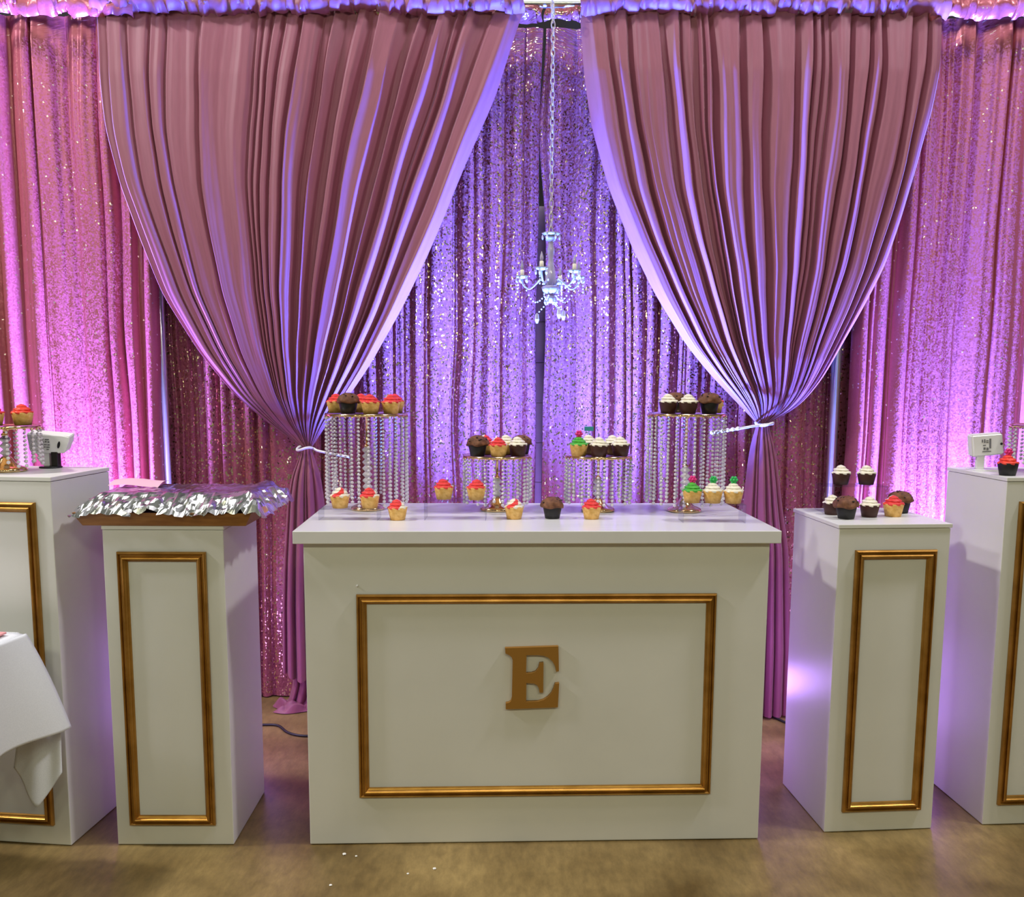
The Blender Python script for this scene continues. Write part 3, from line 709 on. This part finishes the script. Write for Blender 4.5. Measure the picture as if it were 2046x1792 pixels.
# risers
def riser(label, x0, x1, y0, y1, z0, h, t=.003):
    r = empty('acrylic_riser', ((x0+x1)/2, y0, z0+.0005)); tag(r, label, 'riser', 'clear acrylic risers'); hw = (x1-x0)/2
    obj('shelf', box('shelf', -hw, hw, 0, y1-y0, h-t, h, .0006), ACRYLIC, r)
    obj('side_panel', box('side_panel', -hw, -hw+t, 0, y1-y0, 0, h-t), ACRYLIC, r); obj('side_panel', box('side_panel', hw-t, hw, 0, y1-y0, 0, h-t), ACRYLIC, r)
    return r
riser('low clear riser under two cupcakes at the left end of the counter', -.656, -.459, 2.955, 3.035, 1.038, .038)
riser('clear riser under two cupcakes, left of the left short stand', -.306, -.100, 2.968, 3.065, 1.038, .065)
riser('clear riser under green and white cupcakes at the right end of the counter', .552, .760, 2.945, 3.035, 1.038, .062)
riser('clear riser on the lower right plinth under two white-frosted cupcakes', 1.075, 1.300, 3.125, 3.215, 1.048, .095)

# ------------------------------------------------------------------ tray with foil
tr = empty('serving_tray', (-1.09, 2.752, 1.0505), .012); tag(tr, 'brown board tray wrapped in crumpled foil on the left lower plinth', 'tray')
bm = bmesh.new()
def ringr(hw, d0, d1, z): return [bm.verts.new(p) for p in ((-hw, d0, z), (hw, d0, z), (hw, d1, z), (-hw, d1, z))]
a = ringr(.252, 0, .34, 0); b = ringr(.275, -.018, .36, .042); c = ringr(.268, -.011, .353, .042); d = ringr(.247, .006, .334, .006)
for p, q in ((a, b), (b, c), (c, d)):
    for k in range(4): bm.faces.new((p[k], p[(k+1) % 4], q[(k+1) % 4], q[k]))
bm.faces.new(a[::-1]); bm.faces.new(d); me = from_bm('tray_body', bm); obj('tray_body', me, WOOD, tr)
rg = np.random.default_rng(9); nu, nv = 90, 44
U, V = np.meshgrid(np.linspace(0, 1, nu), np.linspace(0, 1, nv))
X = -.283+.600*U; Yf = -.028+.40*V
eu = np.minimum(U*.6, (1-U)*.6); ev = V*.40; ew = (1-V)*.40
dist = np.minimum(np.minimum(eu, ev), ew)
Zf = .036+.062*np.clip(dist/.075, 0, 1)**.65
def crumple(sc):
    k = rg.normal(0, 1, (int(nv/sc)+3, int(nu/sc)+3)); yy = np.linspace(0, k.shape[0]-1.01, nv); xx = np.linspace(0, k.shape[1]-1.01, nu)
    iy, ix = yy.astype(int), xx.astype(int); fy, fx = (yy-iy)[:, None], (xx-ix)[None]
    return (k[iy][:, ix]*(1-fy)*(1-fx)+k[iy+1][:, ix]*fy*(1-fx)+k[iy][:, ix+1]*(1-fy)*fx+k[iy+1][:, ix+1]*fy*fx)
side = np.clip(1-(dist-.02)/.06, .18, 1)
Zf += (crumple(3)*.0075+crumple(1.6)*.004+crumple(8)*.006)*side
Yf += crumple(2.5)*.0055*side; X += crumple(2.5)*.0055*side
sag = np.clip((U-.93)/.07, 0, 1); Zf -= .012*sag; Zf += .012*np.clip(1-np.abs(U-.9)/.1, 0, 1); Zf = np.maximum(Zf, .032+.004*crumple(2))
me = grid('foil', X, Yf, Zf); me.polygons.foreach_set('use_smooth', [False]*len(me.polygons)); obj('foil', me, FOIL, tr)
nu, nv = 20, 8; U, V = np.meshgrid(np.linspace(0, 1, nu), np.linspace(0, 1, nv))
pp = obj('tissue_paper', grid('tissue_paper', -1.34+.165*U, 2.93+.10*V, 1.153+.010*np.sin(V*3)+.004*np.sin(U*5)+.008*V), PINKPAPER); tag(pp, 'pale pink tissue paper lying on the foil-covered tray', 'paper')

# ------------------------------------------------------------------ card readers on stands
def tablet(label, loc, rz, facing, mirror):
    r = empty('tablet_stand', loc, rz); tag(r, label, 'tablet stand', 'white tablet stands'); return r
t = tablet('white tablet stand with black post beside the beads on the tall left plinth', (-1.584, 3.045, 1.2), .02, 1, 1)
bm = bmesh.new()                                                # rounded wedge case
pts = [(-.070, .118), (.048, .108), (.075, .106), (.068, .080), (.055, .050), (-.052, .048), (-.063, .06)]
A = [bm.verts.new((x, -.014, z)) for x, z in pts]; B = [bm.verts.new((x+.006, .018, z+.012)) for x, z in pts]
bm.faces.new(A); bm.faces.new(B[::-1])
for k in range(len(A)): bm.faces.new((A[k], B[k], B[(k+1) % len(A)], A[(k+1) % len(A)]))
bmesh.ops.bevel(bm, geom=bm.edges[:], offset=.003, segments=2, affect='EDGES')
obj('case', from_bm('case', bm), PLASTICW, t)
bm = bmesh.new(); bm_lathe(bm, [(.006, 0), (.006, .0012)], 20)
sl = obj('slot', from_bm('slot', bm), PLASTICB, t, (.038, -.0145, .079), (PI/2, .25, 0)); sl.scale = (.75, 2., 1)
bm = bmesh.new()
for i, (xx, zz, ww, hh) in enumerate([(-.040, .100, .010, .004), (-.026, .099, .014, .004), (-.040, .091, .012, .003), (-.026, .091, .006, .005), (-.017, .090, .006, .005), (-.040, .083, .006, .004), (-.030, .082, .010, .003), (-.018, .081, .008, .004), (-.036, .074, .012, .003), (-.022, .073, .011, .004), (-.022, .066, .008, .003)]):
    bm_box(bm, xx+.018, xx+.018+ww, -.0148, -.0142, zz-.004, zz-.004+hh)
obj('printed_label', from_bm('printed_label', bm), INK, t)
bm = bmesh.new(); bm_box(bm, -.018, .002, -.012, .010, .006, .052, .002); obj('post', from_bm('post', bm), PLASTICW, t)
bm = bmesh.new(); bm_box(bm, .010, .032, -.016, .010, .004, .055, .002); obj('black_post', from_bm('black_post', bm), PLASTICB, t)['label'] = 'black post'
obj('foot', lathe('foot', [(.02, 0), (.036, 0), (.036, .005), (.02, .006)], 28), PLASTICB, t)
t = tablet('white tilted tablet stand behind the red cupcake on the tall right plinth', (1.650, 3.175, 1.197), -.02, 1, 1)
bm = bmesh.new()
pts = [(-.055, .123), (.052, .132), (.062, .058), (-.046, .046)]
A = [bm.verts.new((x, -.016, z)) for x, z in pts]; B = [bm.verts.new((x-.006, .014, z+.004)) for x, z in pts]
bm.faces.new(A); bm.faces.new(B[::-1])
for k in range(4): bm.faces.new((A[k], B[k], B[(k+1) % 4], A[(k+1) % 4]))
bmesh.ops.bevel(bm, geom=bm.edges[:], offset=.005, segments=3, affect='EDGES')
obj('case', from_bm('case', bm), PLASTICW, t)
obj('camera_hole', lathe('camera_hole', [(.0045, 0), (.0045, .001)], 16), PLASTICB, t, (.048, -.0165, .095), (PI/2, 0, 0))
bm = bmesh.new()
for xx, zz, ww, hh in [(-.014, .106, .004, .010), (-.006, .104, .004, .013), (.001, .110, .008, .003), (.001, .104, .008, .003), (.012, .084, .006, .034), (-.010, .094, .010, .003), (-.008, .080, .007, .008), (.002, .078, .007, .009), (-.012, .072, .030, .003)]:
    bm_box(bm, xx, xx+ww, -.0172, -.0164, zz-.006, zz-.006+hh)
obj('printed_label', from_bm('printed_label', bm), INK, t, (0, 0, 0), (0, -.06, 0))
bm = bmesh.new(); bm_box(bm, -.028, .000, -.006, .008, .004, .055, .002); obj('post', from_bm('post', bm), PLASTICW, t)
obj('foot', box('foot', -.045, .04, -.035, .035, 0, .004, .0015), PLASTICW, t)

# ------------------------------------------------------------------ table with cloth at the lower left
RZ = -.11
tb = empty('folding_table', (-1.455, 2.585, 0), RZ); tag(tb, 'table hidden under the white cloth at the lower left', 'table')
obj('tabletop', box('tabletop', -1.2, -.012, -.76, -.012, .72, .745), PLASTICW, tb)
for lx, ly in ((-.28, -.10), (-.28, -.66), (-1.1, -.10), (-1.1, -.66)): obj('leg', tube('leg', [(lx, ly, 0), (lx, ly, .72)], .014, 10), STEEL, tb)
tc_ = empty('tablecloth', (-1.455, 2.585, 0), RZ); tag(tc_, 'white tablecloth with a hanging corner at the lower left', 'tablecloth')
def sheet(name, X, Y, Z, th=.0025):
    o = obj(name, grid(name, X, Y, Z), CLOTH, tc_); md = o.modifiers.new('thick', 'SOLIDIFY'); md.thickness = th; return o
nx, ny = 40, 36
U, V = np.meshgrid(np.linspace(0, 1, nx), np.linspace(0, 1, ny))
sheet('cloth_top', -1.22+1.225*U, -.77+.775*V, .752+0*U-.004*np.clip(U*40-39, 0, 1))
# right-hand drop: s along the edge from the far corner, t down
S, T = np.meshgrid(np.linspace(0, .77, 70), np.linspace(0, 1, 40))
flare = .025+.070*np.exp(-(S/.10)**1.4)+.018*np.sin(S*24+.6)*np.exp(-S/.6)
sheet('end_drop', .005+flare*T**.85+.004*np.sin(T*PI), .005-S+.035*T*np.exp(-(S/.08)), .752-T*(.318-.012*np.sin(S*16)+.02*np.exp(-S/.1)*-1))
# back drop
S2, T2 = np.meshgrid(np.linspace(.02, 1.2, 60), np.linspace(0, 1, 30))
sheet('back_drop', .0-S2, .007+.03*T2+.012*np.sin(S2*20)*T2, .752-T2*.31)
# folded corner flap hanging below
P00, P10, P11, P01 = Vector((-.045, .03, .50)), Vector((.075, .045, .45)), Vector((.085, .025, .318)), Vector((-.072, .02, .325))
TIPP = Vector((.018, .005, .215))
n_ = 22; X = np.zeros((n_, n_)); Y = np.zeros((n_, n_)); Z = np.zeros((n_, n_))
for i in range(n_):
    for j in range(n_):
        a_, b_ = i/(n_-1), j/(n_-1)
        low = P01.lerp(TIPP, b_*2) if b_ < .5 else TIPP.lerp(P11, b_*2-1)
        q = P00.lerp(P10, b_).lerp(low, a_)
        X[i, j], Y[i, j], Z[i, j] = q.x, q.y-.014*math.sin(PI*b_)*a_+.006*math.sin(b_*11), q.z
sheet('corner_flap', X, Y, Z)
nk = obj('napkin', box('napkin', -.16, .0, -.10, .0, 0, .006, .002), NAPKIN, None, (-1.492, 2.565, .757), (0, 0, RZ)); tag(nk, 'pink paper napkin on the white tablecloth', 'napkin')

# ------------------------------------------------------------------ cables on the floor
def cable(pts, label):
    o = obj('power_cable', tube('power_cable', spline([(x, y, .006) for x, y in pts], 10), .0055, 8), CABLE); tag(o, label, 'cable', 'black power cables')
cable([(-1.30, 3.80), (-1.17, 3.76), (-1.09, 3.775), (-1.03, 3.765), (-.97, 3.69), (-.90, 3.655), (-.80, 3.655), (-.6, 3.62), (-.30, 3.56)], 'black cable on the floor between the left lower plinth and the counter')
cable([(.70, 3.60), (.95, 3.80), (1.08, 3.93), (1.15, 3.925), (1.20, 3.845), (1.28, 3.72), (1.5, 3.62), (1.75, 3.62)], 'black cable on the floor between the counter and the right lower plinth')
for x, y, r_, lb in ((-.541, 2.706, .007, 'white scrap on the floor nearest the counter front left'), (-.548, 2.528, .0055, 'white scrap on the floor at the bottom picture edge'),
                     (-.246, 2.624, .0065, 'largest white scrap on the floor right of the others'), (-.325, 2.595, .0045, 'tiny white scrap on the floor amid the others'), (-.501, 2.695, .0045, 'tiny white scrap beside the one nearest the counter')):
    bm = bmesh.new(); bm_bead(bm, (0, 0, 0), r_, 1, .3)
    o = obj('paper_scrap', from_bm('paper_scrap', bm), CHALK, None, (x, y, r_*.3)); tag(o, lb, 'scrap', 'white scraps on the floor')

# ------------------------------------------------------------------ chandelier
CX, CYY, CZ = .137, 3.78, 0
ch = empty('chandelier', (CX, CYY, 1.85)); tag(ch, 'small clear crystal chandelier hanging on a white chain before the sequin curtain', 'chandelier')
z0 = 1.85
obj('column', lathe('column', [(.010, .035), (.018, .045), (.022, .07), (.021, .09), (.014, .125), (.010, .15), (.014, .17), (.016, .185), (.011, .20), (.010, .215), (.020, .226), (.026, .238), (.012, .240)], 24), ICE, ch)
obj('bowl', lathe('bowl', [(.004, .0), (.018, .004), (.030, .018), (.036, .034), (.030, .040), (.014, .042)], 24, rf=lambda t, k: 1+.05*math.cos(8*t)), ICE, ch)
obj('canopy_cup', lathe('canopy_cup', [(.012, .236), (.034, .246), (.037, .252), (.014, .250)], 24, rf=lambda t, k: 1+.06*math.cos(8*t)), ICE, ch)
obj('finial', lathe('finial', [(.004, -.03), (.016, -.022), (.024, -.006), (.014, .002)], 20), ICE, ch)
bm = bmesh.new(); bm_lathe(bm, [(.002, -.012), (.0045, -.004), (.0035, .006), (.001, .008)], 6)
dropm = from_bm('crystal_drop', bm); dropm.materials.append(CRYSTAL)
for a in (math.radians(172), math.radians(-38), math.radians(68), math.radians(-110), math.radians(10)):
    ca, sa = math.cos(a), math.sin(a); lift = .035 if math.sin(a) < -.3 else 0
    lift = {0: 0}.get(0); lift = .018*(-sa)
    am = obj('arm', tube('arm', spline([(.018*ca, .018*sa, .045), (.040*ca, .040*sa, .066), (.062*ca, .062*sa, .048+lift*.3), (.088*ca, .088*sa, .030+lift*.6), (.112*ca, .112*sa, .048+lift), (.118*ca, .118*sa, .072+lift)], 6), .0038, 8), ICE, ch)
    px, py, pz = .118*ca, .118*sa, .072+lift
    obj('drip_cup', lathe('drip_cup', [(.006, 0), (.020, .004), (.027, .013), (.022, .013), (.006, .006)], 20, rf=lambda t, k: 1+.08*math.cos(8*t)), ICE, am, (px, py, pz))
    obj('candle_sleeve', lathe('candle_sleeve', [(.0085, .004), (.0085, .036), (.006, .037)], 14), CANDLE, am, (px, py, pz))
    obj('bulb', lathe('bulb', [(.003, .036), (.007, .044), (.0075, .052), (.004, .064), (.001, .074)], 12), ICE, am, (px, py, pz))
    for k in range(5):
        q = 2*PI*k/5+a; obj('crystal_drop', dropm, None, am, (px+.023*math.cos(q), py+.023*math.sin(q), pz-.004))
    bm = bmesh.new()                                           # a swag of beads from the cup to the bowl, and a hanging strand
    for k in range(11):
        t_ = k/10; bm_bead(bm, (px*(1-t_)+.025*ca*t_, py*(1-t_)+.025*sa*t_, (pz)*(1-t_)+.0*t_-.055*math.sin(PI*t_)), .0042, 1)
    for k in range(4): bm_bead(bm, (px+.02*ca, py+.02*sa, pz-.012-.013*k), .0038, 1, 1.4)
    obj('bead_swag', from_bm('bead_swag', bm, True), CRYSTAL, am)
for k in range(6):
    q = 2*PI*k/6; obj('crystal_drop', dropm, None, ch, (.034*math.cos(q), .034*math.sin(q), .236)); obj('crystal_drop', dropm, None, ch, (.022*math.cos(q), .022*math.sin(q), -.022))
for dx, dy, zz in ((-.055, -.02, -.075), (.035, -.02, -.055), (.055, .01, -.06)):
    bm = bmesh.new()
    for k in range(7): bm_bead(bm, (dx*(k/6), dy*(k/6), -.015+(zz+.015)*(k/6)), .004, 1)
    st = obj('bead_strand', from_bm('bead_strand', bm, True), CRYSTAL, ch); obj('crystal_drop', dropm, None, st, (dx, dy, zz-.014), (0, 0, 0)).scale = (2, 2, 2)
# chain links
bm = bmesh.new(); pts = []
for k in range(16):
    q = 2*PI*k/16; pts.append((.0075*math.cos(q), 0, .017*math.sin(q)))
n_ = len(pts); rings = []
for i, p in enumerate(pts):
    t_ = (Vector(pts[(i+1) % n_])-Vector(pts[i-1])).normalized(); s_ = Vector((0, 1, 0)); b_ = t_.cross(s_)
    rings.append([bm.verts.new(Vector(p)+s_*.0024*math.cos(2*PI*k/6)+b_*.0024*math.sin(2*PI*k/6)) for k in range(6)])
for i in range(n_):
    for k in range(6): bm.faces.new((rings[i][k], rings[i][(k+1) % 6], rings[(i+1) % n_][(k+1) % 6], rings[(i+1) % n_][k]))
link = from_bm('chain_link', bm, True); link.materials.append(mat('pearl_chain_plastic', (.60, .54, .56), .3))
k = 0; zc = .262
while z0+zc < 3.06:
    yb = (4.0-CYY)*max(0, (z0+zc-2.9)/.16)**2 if z0+zc > 2.9 else 0
    obj('chain_link', link, None, ch, (0, yb*.8, zc), (0, 0, PI/2*(k % 2)+.4)); zc += .0265; k += 1
